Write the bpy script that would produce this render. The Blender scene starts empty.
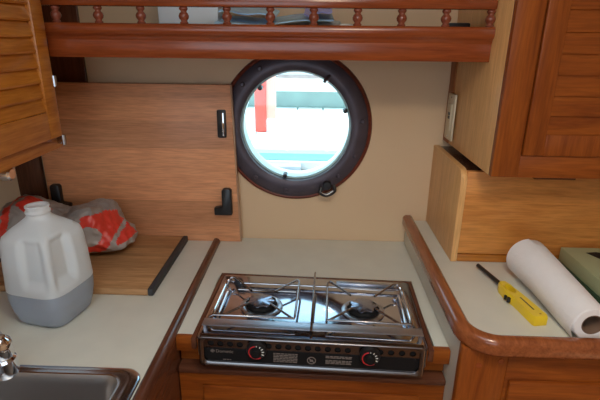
import bpy, bmesh, math, random
from math import sin, cos, pi, radians
from mathutils import Vector, Matrix, noise
random.seed(7)
SC = bpy.context.scene
COL = SC.collection

# ------------------------------------------------------------------ materials
def newmat(name):
    m = bpy.data.materials.new(name); m.use_nodes = True
    return m, m.node_tree.nodes, m.node_tree.links, m.node_tree.nodes['Principled BSDF']

def plain(name, col, rough=.5, metal=0., coat=0., bump=0., bscale=60., var=0., vscale=8., spec=.5):
    m, N, L, B = newmat(name)
    B.inputs['Base Color'].default_value = (*col, 1)
    B.inputs['Roughness'].default_value = rough
    B.inputs['Metallic'].default_value = metal
    B.inputs['Coat Weight'].default_value = coat
    B.inputs['Coat Roughness'].default_value = .12
    B.inputs['Specular IOR Level'].default_value = spec
    tc = N.new('ShaderNodeTexCoord')
    if var:
        n = N.new('ShaderNodeTexNoise'); n.inputs['Scale'].default_value = vscale; n.inputs['Detail'].default_value = 5
        r = N.new('ShaderNodeValToRGB')
        r.color_ramp.elements[0].position = .3; r.color_ramp.elements[1].position = .7
        r.color_ramp.elements[0].color = (*[c*(1-var) for c in col], 1)
        r.color_ramp.elements[1].color = (*[min(1, c*(1+var)) for c in col], 1)
        L.new(tc.outputs['Object'], n.inputs['Vector']); L.new(n.outputs['Fac'], r.inputs['Fac'])
        L.new(r.outputs['Color'], B.inputs['Base Color'])
    if bump:
        n = N.new('ShaderNodeTexNoise'); n.inputs['Scale'].default_value = bscale; n.inputs['Detail'].default_value = 4
        b = N.new('ShaderNodeBump'); b.inputs['Strength'].default_value = bump; b.inputs['Distance'].default_value = .002
        L.new(tc.outputs['Object'], n.inputs['Vector']); L.new(n.outputs['Fac'], b.inputs['Height'])
        L.new(b.outputs['Normal'], B.inputs['Normal'])
    return m

def wood(name, light, dark, grain='X', rough=.35, coat=.3, scale=9., plank=None, pvar=.18, bump=.15, stretch=14.):
    """grain runs along the given object axis; plank=(axis, width, offset) adds board-to-board tone"""
    m, N, L, B = newmat(name)
    B.inputs['Roughness'].default_value = rough
    B.inputs['Coat Weight'].default_value = coat
    B.inputs['Specular IOR Level'].default_value = .28
    B.inputs['Coat Roughness'].default_value = .15
    tc = N.new('ShaderNodeTexCoord'); mp = N.new('ShaderNodeMapping')
    s = [stretch]*3; s['XYZ'.index(grain)] = 1.0
    mp.inputs['Scale'].default_value = s
    L.new(tc.outputs['Object'], mp.inputs['Vector'])
    vec = mp.outputs['Vector']
    if plank:
        sx = N.new('ShaderNodeSeparateXYZ'); L.new(tc.outputs['Object'], sx.inputs[0])
        d = N.new('ShaderNodeMath'); d.operation = 'MULTIPLY_ADD'
        d.inputs[1].default_value = 1/plank[1]; d.inputs[2].default_value = plank[2]
        L.new(sx.outputs[plank[0]], d.inputs[0])
        f = N.new('ShaderNodeMath'); f.operation = 'FLOOR'; L.new(d.outputs[0], f.inputs[0])
        wn = N.new('ShaderNodeTexWhiteNoise'); wn.noise_dimensions = '1D'; L.new(f.outputs[0], wn.inputs['W'])
        off = N.new('ShaderNodeVectorMath'); off.operation = 'MULTIPLY_ADD'
        off.inputs[1].default_value = (7, 7, 7)
        L.new(wn.outputs['Color'], off.inputs[0]); L.new(vec, off.inputs[2])
        vec = off.outputs[0]
    n = N.new('ShaderNodeTexNoise'); n.inputs['Scale'].default_value = scale*.35
    n.inputs['Detail'].default_value = 7; n.inputs['Roughness'].default_value = .62; n.inputs['Distortion'].default_value = .9
    L.new(vec, n.inputs['Vector'])
    r = N.new('ShaderNodeValToRGB'); e = r.color_ramp.elements
    e[0].position = .30; e[1].position = .72
    e[0].color = (*dark, 1); e[1].color = (*light, 1)
    L.new(n.outputs['Fac'], r.inputs['Fac'])
    n2 = N.new('ShaderNodeTexNoise'); n2.inputs['Scale'].default_value = scale*2.2; n2.inputs['Detail'].default_value = 3
    L.new(vec, n2.inputs['Vector'])
    mx = N.new('ShaderNodeMix'); mx.data_type = 'RGBA'; mx.blend_type = 'MULTIPLY'
    mx.inputs['Factor'].default_value = .35
    r2 = N.new('ShaderNodeValToRGB'); r2.color_ramp.elements[0].position = .35; r2.color_ramp.elements[1].position = .6
    r2.color_ramp.elements[0].color = (.5, .45, .4, 1); r2.color_ramp.elements[1].color = (1, 1, 1, 1)
    L.new(n2.outputs['Fac'], r2.inputs['Fac'])
    L.new(r.outputs['Color'], mx.inputs[6]); L.new(r2.outputs['Color'], mx.inputs[7])
    out = mx.outputs[2]
    if plank:
        mr = N.new('ShaderNodeMapRange'); mr.inputs['To Min'].default_value = 1-pvar; mr.inputs['To Max'].default_value = 1+pvar
        L.new(wn.outputs['Value'], mr.inputs['Value'])
        mm = N.new('ShaderNodeVectorMath'); mm.operation = 'SCALE'
        L.new(out, mm.inputs[0]); L.new(mr.outputs[0], mm.inputs['Scale'])
        out = mm.outputs[0]
    L.new(out, B.inputs['Base Color'])
    b = N.new('ShaderNodeBump'); b.inputs['Strength'].default_value = bump; b.inputs['Distance'].default_value = .001
    L.new(n2.outputs['Fac'], b.inputs['Height']); L.new(b.outputs['Normal'], B.inputs['Normal'])
    return m

CH_L, CH_D = (.38, .100, .013), (.20, .042, .006)
M = {}
for ax in 'XYZ':
    M['cherry'+ax] = wood('cherry_'+ax, CH_L, CH_D, ax, rough=.4, coat=.06)
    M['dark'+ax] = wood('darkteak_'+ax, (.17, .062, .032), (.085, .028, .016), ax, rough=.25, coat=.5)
    M['honey'+ax] = wood('honey_'+ax, (.60, .225, .030), (.37, .115, .014), ax, rough=.26, coat=.7)
M['trimZ'] = wood('trim_cherry', (.46, .16, .05), (.30, .09, .026), 'Z', rough=.5, coat=0)
M['shelf'] = wood('shelf_red', (.36, .080, .020), (.21, .042, .011), 'X', rough=.24, coat=.5)
M['spindle'] = wood('spindle_red', (.32, .085, .045), (.19, .047, .025), 'Z', rough=.24, coat=.5)
M['board'] = wood('beech_board', (.82, .39, .20), (.64, .28, .135), 'X', rough=.4, coat=.1, plank=(2, .083, .35), pvar=.18, bump=.05)
M['boardedge'] = wood('beech_edge', (.62, .40, .26), (.5, .3, .19), 'Z', rough=.4, coat=.1, bump=.05)
M['garage'] = wood('garage_face', (.78, .34, .085), (.56, .205, .046), 'X', rough=.33, coat=.25, plank=(2, .09, .2), pvar=.08, stretch=10)
M['veneer'] = wood('veneer_side', (.92, .545, .225), (.76, .40, .15), 'Z', rough=.4, coat=.15, stretch=24, bump=.05)
M['bamboo'] = wood('bamboo', (.58, .33, .155), (.40, .20, .085), 'X', rough=.5, coat=0, plank=(1, .018, 0), pvar=.12, stretch=8, bump=.08)
M['floor'] = wood('cabin_sole', (.34, .16, .07), (.22, .09, .035), 'Y', plank=(0, .08, 0))
M['cream'] = plain('cream_laminate', (.72, .515, .32), .55, var=.03, vscale=3)
M['liner'] = plain('offwhite_liner', (.68, .64, .54), .5, var=.02)
M['counter'] = plain('counter_laminate', (.71, .70, .615), .34, var=.035, vscale=14, bump=.03, bscale=200)
M['ceil'] = plain('headliner', (.8, .77, .7), .6, var=.03)
M['steel'] = plain('mirror_steel', (.50, .53, .61), .09, 1., var=.05, vscale=20)  # blue tint puts the window's reflection into the steel colour
M['brush'] = plain('brushed_steel', (.56, .59, .65), .34, 1., bump=.02, bscale=300)
M['chrome'] = plain('chrome', (.82, .82, .84), .06, 1.)
M['rim'] = plain('polished_rim_steel', (.62, .66, .74), .2, 1.)
M['basin'] = plain('worn_steel', (.46, .45, .45), .36, 1., bump=.03, bscale=200)
M['cap'] = plain('window_tint_cap', (.34, .37, .46), .22, .9)  # blue-grey of the reflected window, painted into the cap colour
M['barm'] = plain('satin_steel', (.52, .56, .64), .42, 1.)
M['darksteel'] = plain('dark_mirror_steel', (.22, .21, .215), .26, 1., var=.05, vscale=20)
M['wire'] = plain('wire_steel', (.42, .41, .42), .22, 1.)
M['black'] = plain('black_plastic', (.012, .012, .014), .35)
M['matblack'] = plain('black_enamel', (.008, .008, .009), .6, spec=.2)
M['bronze'] = plain('dark_bronze', (.085, .070, .090), .42, .4, var=.15, vscale=20, bump=.03, bscale=90)
M['red'] = plain('red_print', (.65, .02, .025), .5)
M['white'] = plain('white_print', (.8, .8, .76), .5)
M['grey'] = plain('grey_print', (.20, .17, .155), .5)
M['ivory'] = plain('ivory_plastic', (.66, .58, .42), .4)
M['bag'] = plain('bag_film', (.36, .33, .32), .38, bump=.25, bscale=30, var=.12, vscale=12)
M['bagred'] = plain('bag_print_red', (.75, .055, .035), .38, bump=.25, bscale=30)
M['rubber'] = plain('grey_rubber', (.042, .042, .046), .6)
M['yellow'] = plain('yellow_plastic', (.86, .60, .02), .3, coat=.2)
M['paper'] = plain('paper_towel', (.90, .88, .89), .9, bump=.5, bscale=160, var=.02, vscale=40)
M['card'] = plain('cardboard_core', (.20, .12, .08), .9)
M['pgreen'] = plain('pale_green_card', (.42, .46, .27), .5, var=.04)
M['dgreen'] = plain('dark_green_card', (.025, .06, .03), .5)
M['silver'] = plain('silver_paper', (.80, .86, .90), .5, bump=.2, bscale=40)
M['blue'] = plain('blue_paper', (.42, .68, 1.0), .45, var=.2, vscale=30)
M['lilac'] = plain('lilac_paper', (.40, .40, .85), .45, var=.1, vscale=30)
M['pale'] = plain('pale_blue_paper', (.52, .64, .72), .45)
M['owhite'] = plain('white_decking', (.85, .86, .84), .6, var=.05)
M['ored'] = plain('red_paint', (.75, .10, .07), .5)
M['ogreen'] = plain('grey_green_paint', (.20, .29, .25), .7, var=.1, vscale=6)
M['oteal'] = plain('teal_water_paint', (.30, .58, .58), .6)
M['obrown'] = plain('weathered_timber', (.36, .25, .22), .8, var=.2)
M['ogrey'] = plain('weathered_grey', (.44, .44, .46), .8, var=.1)

def glass_mat():
    m, N, L, B = newmat('porthole_glass')
    o = N['Material Output']
    t = N.new('ShaderNodeBsdfTransparent'); t.inputs['Color'].default_value = (.83, .96, 1.0, 1)
    g = N.new('ShaderNodeBsdfGlossy'); g.inputs['Roughness'].default_value = .03
    f = N.new('ShaderNodeFresnel'); f.inputs['IOR'].default_value = 1.45
    x = N.new('ShaderNodeMixShader')
    L.new(f.outputs[0], x.inputs[0]); L.new(t.outputs[0], x.inputs[1]); L.new(g.outputs[0], x.inputs[2])
    L.new(x.outputs[0], o.inputs['Surface']); return m
M['glass'] = glass_mat()
def milky(name, col, tr):
    m, N, L, B = newmat(name)
    o = N['Material Output']
    B.inputs['Base Color'].default_value = (*col, 1); B.inputs['Roughness'].default_value = .32
    tl = N.new('ShaderNodeBsdfTranslucent'); tl.inputs['Color'].default_value = (*col, 1)
    tp = N.new('ShaderNodeBsdfTransparent'); tp.inputs['Color'].default_value = (*col, 1)
    a = N.new('ShaderNodeMixShader'); a.inputs[0].default_value = .32
    b = N.new('ShaderNodeMixShader'); b.inputs[0].default_value = tr
    L.new(B.outputs[0], a.inputs[1]); L.new(tl.outputs[0], a.inputs[2])
    L.new(a.outputs[0], b.inputs[1]); L.new(tp.outputs[0], b.inputs[2])
    n = N.new('ShaderNodeTexNoise'); n.inputs['Scale'].default_value = 25
    bp = N.new('ShaderNodeBump'); bp.inputs['Strength'].default_value = .08; bp.inputs['Distance'].default_value = .004
    tc = N.new('ShaderNodeTexCoord'); L.new(tc.outputs['Object'], n.inputs['Vector'])
    L.new(n.outputs['Fac'], bp.inputs['Height']); L.new(bp.outputs['Normal'], B.inputs['Normal'])
    L.new(b.outputs[0], o.inputs['Surface']); return m
M['jug'] = milky('translucent_plastic', (.92, .97, 1.0), .12)
M['jugwet'] = milky('translucent_plastic_wet', (.80, .86, .94), .55)
M['water'] = milky('water_in_jug', (.42, .46, .54), .1)

# ------------------------------------------------------------------ builders
class MB:
    def __init__(s): s.bm = bmesh.new(); s.xf = Matrix.Identity(4)
    def _add(s, tmp):
        me = bpy.data.meshes.new('t'); tmp.to_mesh(me); tmp.free()
        me.transform(s.xf); s.bm.from_mesh(me); bpy.data.meshes.remove(me); return s
    def box(s, x0, x1, y0, y1, z0, z1, bev=0., seg=2):
        b = bmesh.new(); bmesh.ops.create_cube(b, size=1)
        for v in b.verts:
            v.co = Vector(((x0+x1)/2+v.co.x*(x1-x0), (y0+y1)/2+v.co.y*(y1-y0), (z0+z1)/2+v.co.z*(z1-z0)))
        if bev: bmesh.ops.bevel(b, geom=b.edges[:], offset=bev, segments=seg, affect='EDGES', profile=.5)
        return s._add(b)
    def prism(s, pts, axis, a0, a1, bev=0., seg=2):
        """2-D outline swept along axis; outline coordinates are the two remaining axes in x,y,z order"""
        b = bmesh.new()
        def mk(p, a):
            return {'x': (a, p[0], p[1]), 'y': (p[0], a, p[1]), 'z': (p[0], p[1], a)}[axis]
        lo = [b.verts.new(mk(p, a0)) for p in pts]; hi = [b.verts.new(mk(p, a1)) for p in pts]
        b.faces.new(lo); b.faces.new(hi[::-1]); n = len(pts)
        for i in range(n): b.faces.new((lo[i], hi[i], hi[(i+1) % n], lo[(i+1) % n]))
        bmesh.ops.recalc_face_normals(b, faces=b.faces[:])
        if bev:
            ed = [e for e in b.edges if len(e.link_faces) == 2 and e.calc_face_angle() > .5]
            bmesh.ops.bevel(b, geom=ed, offset=bev, segments=seg, affect='EDGES', profile=.5)
        return s._add(b)
    def lathe(s, prof, loc, axis='z', n=32, mod=None, caps=True):
        b = bmesh.new(); rings = []
        for r, h in prof:
            ring = []
            for k in range(n):
                t = 2*pi*k/n; rr = r*(mod(t, h) if mod else 1)
                u, v = rr*cos(t), rr*sin(t)
                p = {'z': (u, v, h), 'y': (u, h, v), 'x': (h, u, v)}[axis]
                ring.append(b.verts.new(Vector(p)+Vector(loc)))
            rings.append(ring)
        for a, c in zip(rings, rings[1:]):
            for k in range(n): b.faces.new((a[k], a[(k+1) % n], c[(k+1) % n], c[k]))
        if caps:
            if prof[0][0] > 1e-5: b.faces.new(rings[0])
            if prof[-1][0] > 1e-5: b.faces.new(rings[-1])
        bmesh.ops.remove_doubles(b, verts=b.verts[:], dist=1e-6)
        bmesh.ops.recalc_face_normals(b, faces=b.faces[:])
        return s._add(b)
    def ring(s, prof, loc, axis='z', n=64):       # closed lathe profile (torus-like)
        return s.lathe(prof+[prof[0]], loc, axis, n, caps=False)
    def tube(s, pts, r, n=10, smooth=0):
        P = [Vector(p) for p in pts]
        if smooth:
            Q = []
            for i in range(len(P)-1):
                p0, p1, p2, p3 = P[max(i-1, 0)], P[i], P[i+1], P[min(i+2, len(P)-1)]
                for k in range(smooth):
                    t = k/smooth
                    Q.append(.5*((2*p1)+(p2-p0)*t+(2*p0-5*p1+4*p2-p3)*t*t+(3*p1-p0-3*p2+p3)*t**3))
            P = Q+[P[-1]]
        rs = r if isinstance(r, (list, tuple)) else [r]*len(P)
        b = bmesh.new(); rings = []; up = None
        for i, p in enumerate(P):
            d = (P[min(i+1, len(P)-1)]-P[max(i-1, 0)]).normalized()
            if up is None: up = Vector((0, 0, 1)) if abs(d.z) < .9 else Vector((1, 0, 0))
            a = d.cross(up).normalized(); up = a.cross(d).normalized()
            rings.append([b.verts.new(p+rs[i]*(a*cos(2*pi*k/n)+up*sin(2*pi*k/n))) for k in range(n)])
        for q, c in zip(rings, rings[1:]):
            for k in range(n): b.faces.new((q[k], q[(k+1) % n], c[(k+1) % n], c[k]))
        b.faces.new(rings[0]); b.faces.new(rings[-1])
        bmesh.ops.recalc_face_normals(b, faces=b.faces[:])
        return s._add(b)
    def build(s, name, mat, parent=None, smooth=35., mats=None):
        me = bpy.data.meshes.new(name)
        s.bm.normal_update()
        cs = [v.co for v in s.bm.verts]
        if parent is None:
            o0 = Vector(((min(c.x for c in cs)+max(c.x for c in cs))/2, (min(c.y for c in cs)+max(c.y for c in cs))/2, min(c.z for c in cs)))
        else: o0 = wloc(parent)
        s.bm.to_mesh(me); s.bm.free()
        me.transform(Matrix.Translation(-o0))
        for m in (mats or [mat]): me.materials.append(m)
        for p in me.polygons: p.use_smooth = True
        me.set_sharp_from_angle(angle=radians(smooth))
        o = bpy.data.objects.new(name, me); COL.objects.link(o)
        if parent is None: o.location = o0
        else: o.parent = parent
        return o
def wloc(o):
    v = Vector(o.location)
    while o.parent: o = o.parent; v += Vector(o.location)
    return v
def tag(o, label=None, cat=None, group=None, kind=None):
    if label: o['label'] = label
    if cat: o['category'] = cat
    if group: o['group'] = group
    if kind: o['kind'] = kind
    return o
def thing(name, loc, label, cat, group=None):
    o = bpy.data.objects.new(name, None); COL.objects.link(o); o.location = loc
    o.empty_display_size = .05
    return tag(o, label, cat, group)
def setting(name, loc):
    o = bpy.data.objects.new(name, None); COL.objects.link(o); o.location = loc
    o['kind'] = 'structure'; return o
def struct(o): o['kind'] = 'structure'; return o
def copy_tree(o, parent=None):
    c = o.copy(); COL.objects.link(c)
    if parent: c.parent = parent
    for ch in [k for k in o.children]: copy_tree(ch, c)
    return c
def rrect(x0, x1, y0, y1, r, n=6, corners=(1, 1, 1, 1)):
    out = []
    for i, (cx, cy, a) in enumerate(((x1-r, y1-r, 0), (x0+r, y1-r, 90), (x0+r, y0+r, 180), (x1-r, y0+r, 270))):
        if corners[i]:
            for k in range(n+1):
                t = radians(a+90*k/n); out.append((cx+r*cos(t), cy+r*sin(t)))
        else: out.append(((x1, x0, x0, x1)[i], (y1, y1, y0, y0)[i]))
    return out
def holed(b, x0, x1, z0, z1, cx, cz, r, ya, yb, n=64):
    """slab in the XZ plane, from y=ya (front) to yb, with a round hole through it"""
    def sq(t):
        dx, dz = cos(t), sin(t); k = 1e9
        if dx > 1e-9: k = min(k, (x1-cx)/dx)
        if dx < -1e-9: k = min(k, (x0-cx)/dx)
        if dz > 1e-9: k = min(k, (z1-cz)/dz)
        if dz < -1e-9: k = min(k, (z0-cz)/dz)
        return (cx+k*dx, cz+k*dz)
    ts = sorted([2*pi*k/n for k in range(n)]+[math.atan2(z-cz, x-cx) % (2*pi) for x in (x0, x1) for z in (z0, z1)])
    bm = bmesh.new(); V = []
    for t in ts:
        o = sq(t); i = (cx+r*cos(t), cz+r*sin(t))
        V.append([bm.verts.new((p[0], y, p[1])) for p, y in ((o, ya), (i, ya), (i, yb), (o, yb))])
    m = len(ts)
    for k in range(m):
        a, c = V[k], V[(k+1) % m]
        for q in range(4): bm.faces.new((a[q], a[(q+1) % 4], c[(q+1) % 4], c[q]))
    bmesh.ops.remove_doubles(bm, verts=bm.verts[:], dist=1e-6)
    bmesh.ops.recalc_face_normals(bm, faces=bm.faces[:])
    return b._add(bm)

FL, CE = -.90, 1.06          # floor and headliner, heights measured from the stove counter
YB = 1.38                    # face of the bulkhead with the porthole
PX, PZ = -.056, .368         # porthole centre

# ------------------------------------------------------------------ room
struct(MB().box(-1.25, 1.25, -1.3, 1.5, FL-.04, FL).build('floor', M['floor']))
b = MB(); holed(b, -1.25, 1.25, FL, CE, PX, PZ, .190, YB, YB+.06)
struct(b.build('wall_back', M['cream']))
struct(MB().box(-1.25, -1.19, -1.3, YB, FL, CE).build('wall_left', M['cream']))
struct(MB().box(1.19, 1.25, -1.3, YB, FL, CE).build('wall_right', M['cream']))
b = MB()
b.box(-1.25, -.95, -1.36, -1.3, FL, CE); b.box(.25, 1.25, -1.36, -1.3, FL, CE); b.box(-.95, .25, -1.36, -1.3, FL, .05); b.box(-.95, .25, -1.36, -1.3, 1.0, CE)
struct(b.build('wall_front', M['cream']))
# headliner with an open hatch over the cabin
b = MB()
b.box(-1.25, 1.25, .55, 1.5, CE, CE+.04); b.box(-1.25, 1.25, -1.3, -.45, CE, CE+.04)
b.box(-1.25, -.42, -.45, .55, CE, CE+.04); b.box(.36, 1.25, -.45, .55, CE, CE+.04)
struct(b.build('ceiling', M['ceil']))
struct(MB().box(-.935, -.853, YB-.018, YB, .0, .70, .002).build('trim_1', M['darkZ']))
struct(MB().box(-.775, -.672, YB-.012, YB, .0, .70, .002).build('dark_strip', M['darkZ']))  # dark upright strip on the back wall, behind the board

# porthole
w = setting('window_1', (PX, YB, PZ))
w['label'] = 'round porthole with dark bronze flange above the stove'
pr = [(.166, .027), (.166, -.012), (.170, -.015), (.190, -.016), (.195, -.0145), (.210, -.013), (.217, -.008), (.217, 0), (.1895, 0), (.1895, .027)]
MB().ring(pr, (PX, YB, PZ), 'y', 96).build('flange', M['bronze'], w, 40)
MB().ring([(.2165, 0), (.2165, -.006), (.221, -.009), (.227, -.006), (.229, 0)], (PX, YB, PZ), 'y', 96).build('trim_ring', wood('trim_ring_wood', (.20, .045, .026), (.12, .026, .016), 'X', rough=.35, coat=.1), w)
gl = [(.0, .020), (.166, .020), (.166, .026), (.0, .026)]
MB().lathe(gl, (PX, YB, PZ), 'y', 64).build('glass_pane', M['glass'], w)
MB().ring([(.160, .014), (.160, .0195), (.167, .0195), (.167, .014)], (PX, YB, PZ), 'y', 96).build('sealing_ring', plain('clear_seal', (.55, .78, .80), .3), w)
MB().ring([(.166, .0275), (.166, .105), (.1895, .105), (.1895, .0275)], (PX, YB, PZ), 'y', 96).build('outer_sleeve', plain('pale_sleeve', (.72, .86, .88), .35), w)
for x, z in ((-.243, .352), (-.150, .520), (-.193, .477), (.136, .39), (.118, .288), (.075, .225), (-.085, .184), (-.175, .218)):
    a = math.atan2(z-PZ, x-PX); x, z = PX+.199*cos(a), PZ+.199*sin(a)
    MB().lathe([(.0, -.020), (.004, -.0205), (.0075, -.018), (.008, -.012)], (x, YB, z), 'y', 14).build('bolt', M['bronze'], w)
for a in (133, 19, 258):
    x, z = PX+.155*cos(radians(a)), PZ+.155*sin(radians(a))
    MB().lathe([(.0, -.012), (.006, -.011), (.007, -.004), (.007, .018)], (x, YB, z), 'y', 14).build('stud', M['black'], w)
# folding latch low on the right, hook high on the right
lx, lz = .043, .193
lt = MB().lathe([(.0, -.034), (.012, -.033), (.014, -.028), (.014, -.012)], (lx, YB, lz), 'y', 20).build('latch', M['black'], w)
MB().tube([(lx-.018, YB-.03, lz-.006), (lx-.02, YB-.036, lz-.020), (lx, YB-.04, lz-.026), (lx+.022, YB-.038, lz-.012), (lx+.018, YB-.03, lz+.004)], .0065, 10, 5).build('latch_loop', M['black'], lt)
MB().tube([(lx-.016, YB-.040, lz-.018), (lx, YB-.0455, lz-.022), (lx+.018, YB-.044, lz-.010)], .0028, 8, 5).build('latch_edge', M['chrome'], lt)
MB().tube([(.040, YB-.018, .520), (.030, YB-.03, .512), (.026, YB-.028, .503)], .0045, 10, 4).build('catch', M['bronze'], w)
MB().lathe([(.0, -.031), (.003, -.030), (.004, -.018)], (.036, YB, .505), 'y', 10).build('catch_glint', M['chrome'], w)  # chrome bead added as the white glint by the catch

# ------------------------------------------------------------------ outside the porthole: pier
d = thing('pier', (0, 3.9, -.45), 'white planked pier with teal edge seen through the porthole', 'pier')
b = MB()
for i in range(18): b.box(-2.6+i*.34, -2.6+i*.34+.32, 3.80, 6.29, -.30, -.26, .006)
b.build('deck', M['owhite'], d)
MB().box(-2.7, 3.5, 3.70, 3.80, -.33, -.275).build('edge_strip', M['oteal'], d)
MB().box(-2.7, 3.5, 3.66, 3.72, -.40, -.335).build('fascia', M['owhite'], d)
MB().box(-2.7, 3.5, 3.68, 3.76, -1.2, -.40).build('footing', M['obrown'], d)
MB().box(-2.7, -.10, 3.54, 3.66, -.40, -.345, .004).build('rubbing_timber', M['ogrey'], d)
MB().box(-2.7, 3.5, 3.52, 3.66, -1.2, -.402, .004).build('bumper', M['obrown'], d)
p = thing('mooring_post', (-.5, 4.55, -.26), 'red and white post standing on the pier outside the porthole', 'post')
MB().box(-.585, -.475, 4.50, 4.60, -.259, .62, .01).build('post', M['ored'], p)
MB().box(-.475, -.38, 4.52, 4.58, -.13, .62, .006).build('side_panel', plain('salmon_paint', (.85, .42, .32), .5), p)
h = thing('dock_building', (0, 6.6, -.26), 'grey green and white building beyond the pier outside the porthole', 'building')
MB().box(-4, 4, 6.3, 6.6, -.30, -.05).build('lower_wall', M['ogreen'], h)
MB().box(-4, 4, 6.27, 6.6, -.05, .13, .01).build('beam', M['owhite'], h)
MB().box(-.5, 4, 6.2, 6.6, .13, .165, .01).build('ledge', M['obrown'], h)
MB().box(-4, 4, 6.3, 6.6, .165, 1.2).build('upper_wall', M['owhite'], h)

# ------------------------------------------------------------------ left worktop and cabinet
lc = thing('base_cabinet', (-.74, .7, FL), 'wooden base cabinet under the worktop with the sink', 'cabinet')
b = MB()
b.box(-.320, -.296, .30, YB-.002, FL, -.024, .002)      # inboard side
b.box(-1.188, -.32, .30, .325, FL, -.024)
b.box(-1.188, -.32, YB-.03, YB-.002, FL, -.024)
b.build('body', M['darkY'], lc)
def slab_with_opening(b, x0, x1, y0, y1, z0, z1, ox0, ox1, oy0, oy1):
    b.box(x0, ox0, y0, y1, z0, z1); b.box(ox1, x1, y0, y1, z0, z1)
    b.box(ox0, ox1, y0, oy0, z0, z1); b.box(ox0, ox1, oy1, y1, z0, z1)
wt = thing('worktop', (-.74, .85, 0), 'off white laminate worktop holding the sink and the water jug', 'worktop')
b = MB(); slab_with_opening(b, -1.188, -.316, .32, YB-.002, -.023, 0, -.83, -.350, .370, .718)
b.build('slab', M['counter'], wt)
fid = [(-.317, -.023), (-.317, .005), (-.313, .011), (-.306, .0125), (-.299, .010), (-.2945, .003), (-.2945, -.036), (-.300, -.040), (-.306, -.023)]
MB().prism(fid, 'y', .30, 1.343, .0).build('edge_strip', M['darkY'], wt, 50)

# sink
sk = thing('sink', (-.58, .56, 0), 'stainless steel sink set into the left worktop', 'sink')
def loop_loft(b, loops):
    bm = bmesh.new(); R = [[bm.verts.new(p) for p in l] for l in loops]
    for a, c in zip(R, R[1:]):
        n = len(a)
        for k in range(n): bm.faces.new((a[k], a[(k+1) % n], c[(k+1) % n], c[k]))
    bm.faces.new(R[-1])
    bmesh.ops.recalc_face_normals(bm, faces=bm.faces[:])
    return b._add(bm)
def rl(x0, x1, y0, y1, r, z): return [(x, y, z) for x, y in rrect(x0, x1, y0, y1, r, 8)]
SX0, SX1, SY0, SY1 = -.86, -.322, .34, .735
def sl(i, r, z): return rl(SX0+i, SX1-i, SY0+i, SY1-i*.62, r, z)
b = MB(); loop_loft(b, [sl(0, .035, .0005), sl(.002, .034, .0035), sl(.006, .032, .005), sl(.020, .03, .005), sl(.026, .03, .0035), sl(.032, .03, .0045), sl(.037, .03, .003)])
# rim is a ring only: drop its cap
bm = b.bm; bmesh.ops.delete(bm, geom=[f for f in bm.faces if len(f.verts) > 4], context='FACES_ONLY')
b.build('rim', M['rim'], sk, 60)
b = MB(); loop_loft(b, [sl(.037, .03, .003), sl(.041, .03, -.003), sl(.046, .032, -.018), sl(.052, .04, -.12), sl(.062, .045, -.143), sl(.09, .05, -.15), ])
b.build('basin', M['basin'], sk, 60)
MB().ring([(.018, -.150), (.034, -.150), (.036, -.146), (.030, -.144), (.018, -.147)], (-.59, .54, 0), 'z', 32).build('drain', M['chrome'], sk)
# faucet (only its nose reaches the frame)
fc = thing('faucet', (-.70, .772, 0), 'chrome faucet nose reaching over the sink at left edge', 'faucet')
MB().lathe([(.03, 0), (.03, .006), (.022, .012), (.016, .03), (.016, .085), (.012, .10)], (-.70, .772, 0), 'z', 24).build('base', M['chrome'], fc)
MB().tube([(-.70, .772, .08), (-.70, .772, .13), (-.67, .745, .150), (-.61, .70, .135), (-.552, .668, .112)], .011, 14, 6).build('spout', M['chrome'], fc)
MB().lathe([(.0, .116), (.012, .115), (.019, .108), (.021, .098), (.021, .079), (.018, .074)], (-.552, .668, 0), 'z', 28).build('nose_collar', M['chrome'], fc)
MB().lathe([(.018, .074), (.0225, .070), (.0235, .060), (.0235, .046), (.021, .038), (.012, .036), (.0, .036)], (-.552, .668, 0), 'z', 28).build('aerator', M['chrome'], fc)

# ------------------------------------------------------------------ stove worktop and its cabinet
st = thing('stove_counter', (0, 1.1, 0), 'off white counter around the stove below the porthole', 'worktop')
YF = .848
b = MB()
b.prism([(-.2935, YF+.006), (-.2535, YF+.005), (-.2535, YB-.002), (-.2935, YB-.002)], 'z', -.023, 0)
b.prism([(.2675, YF-.011), (.2985, YF-.012), (.2985, YB-.002), (.2675, YB-.002)], 'z', -.023, 0)
b.prism([(-.2535, 1.1235), (.2675, 1.1065), (.2675, YB-.002), (-.2535, YB-.002)], 'z', -.023, 0)
b.build('slab', M['counter'], st)
b = MB()
b.prism([(-.2935, YF-.008), (-.236, YF-.010), (-.236, YF+.005), (-.2935, YF+.006)], 'z', -.034, .001, .0015)
b.build('front_edging', M['cherryX'], st)
b = MB()
b.prism([(.245, YF-.026), (.2985, YF-.027), (.2985, YF-.012), (.245, YF-.011)], 'z', -.034, .001, .0015)
b.build('front_edging', M['cherryX'], st)
sc = thing('stove_cabinet', (0, .9, FL), 'reddish wooden cabinet front with ledge under the stove', 'cabinet')
b = MB(); b.prism([(-.2935, .868), (.2985, .853), (.2985, .875), (-.2935, .89)], 'z', -.0765, -.0245)
b.build('recessed_panel', M['cherryX'], sc)
b = MB(); b.prism([(-.2935, .836), (.2985, .821), (.2985, .875), (-.2935, .89)], 'z', -.092, -.077, .004)
b.build('ledge', M['darkX'], sc)
b = MB(); b.prism([(-.2935, .844), (.2985, .829), (.2985, .858), (-.2935, .873)], 'z', FL, -.0925)
b.build('front_panel', M['cherryX'], sc)
b = MB(); b.prism([(-.24, .8365), (.245, .8243), (.245, .8303), (-.24, .8425)], 'z', -.42, -.125, .003)
b.build('drawer_front', M['cherryX'], sc)

# ------------------------------------------------------------------ stove (built square, then turned slightly)
sv = thing('stove', (0, 0, 0), 'two burner stainless steel cooktop set in the counter under the porthole', 'stove')
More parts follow.
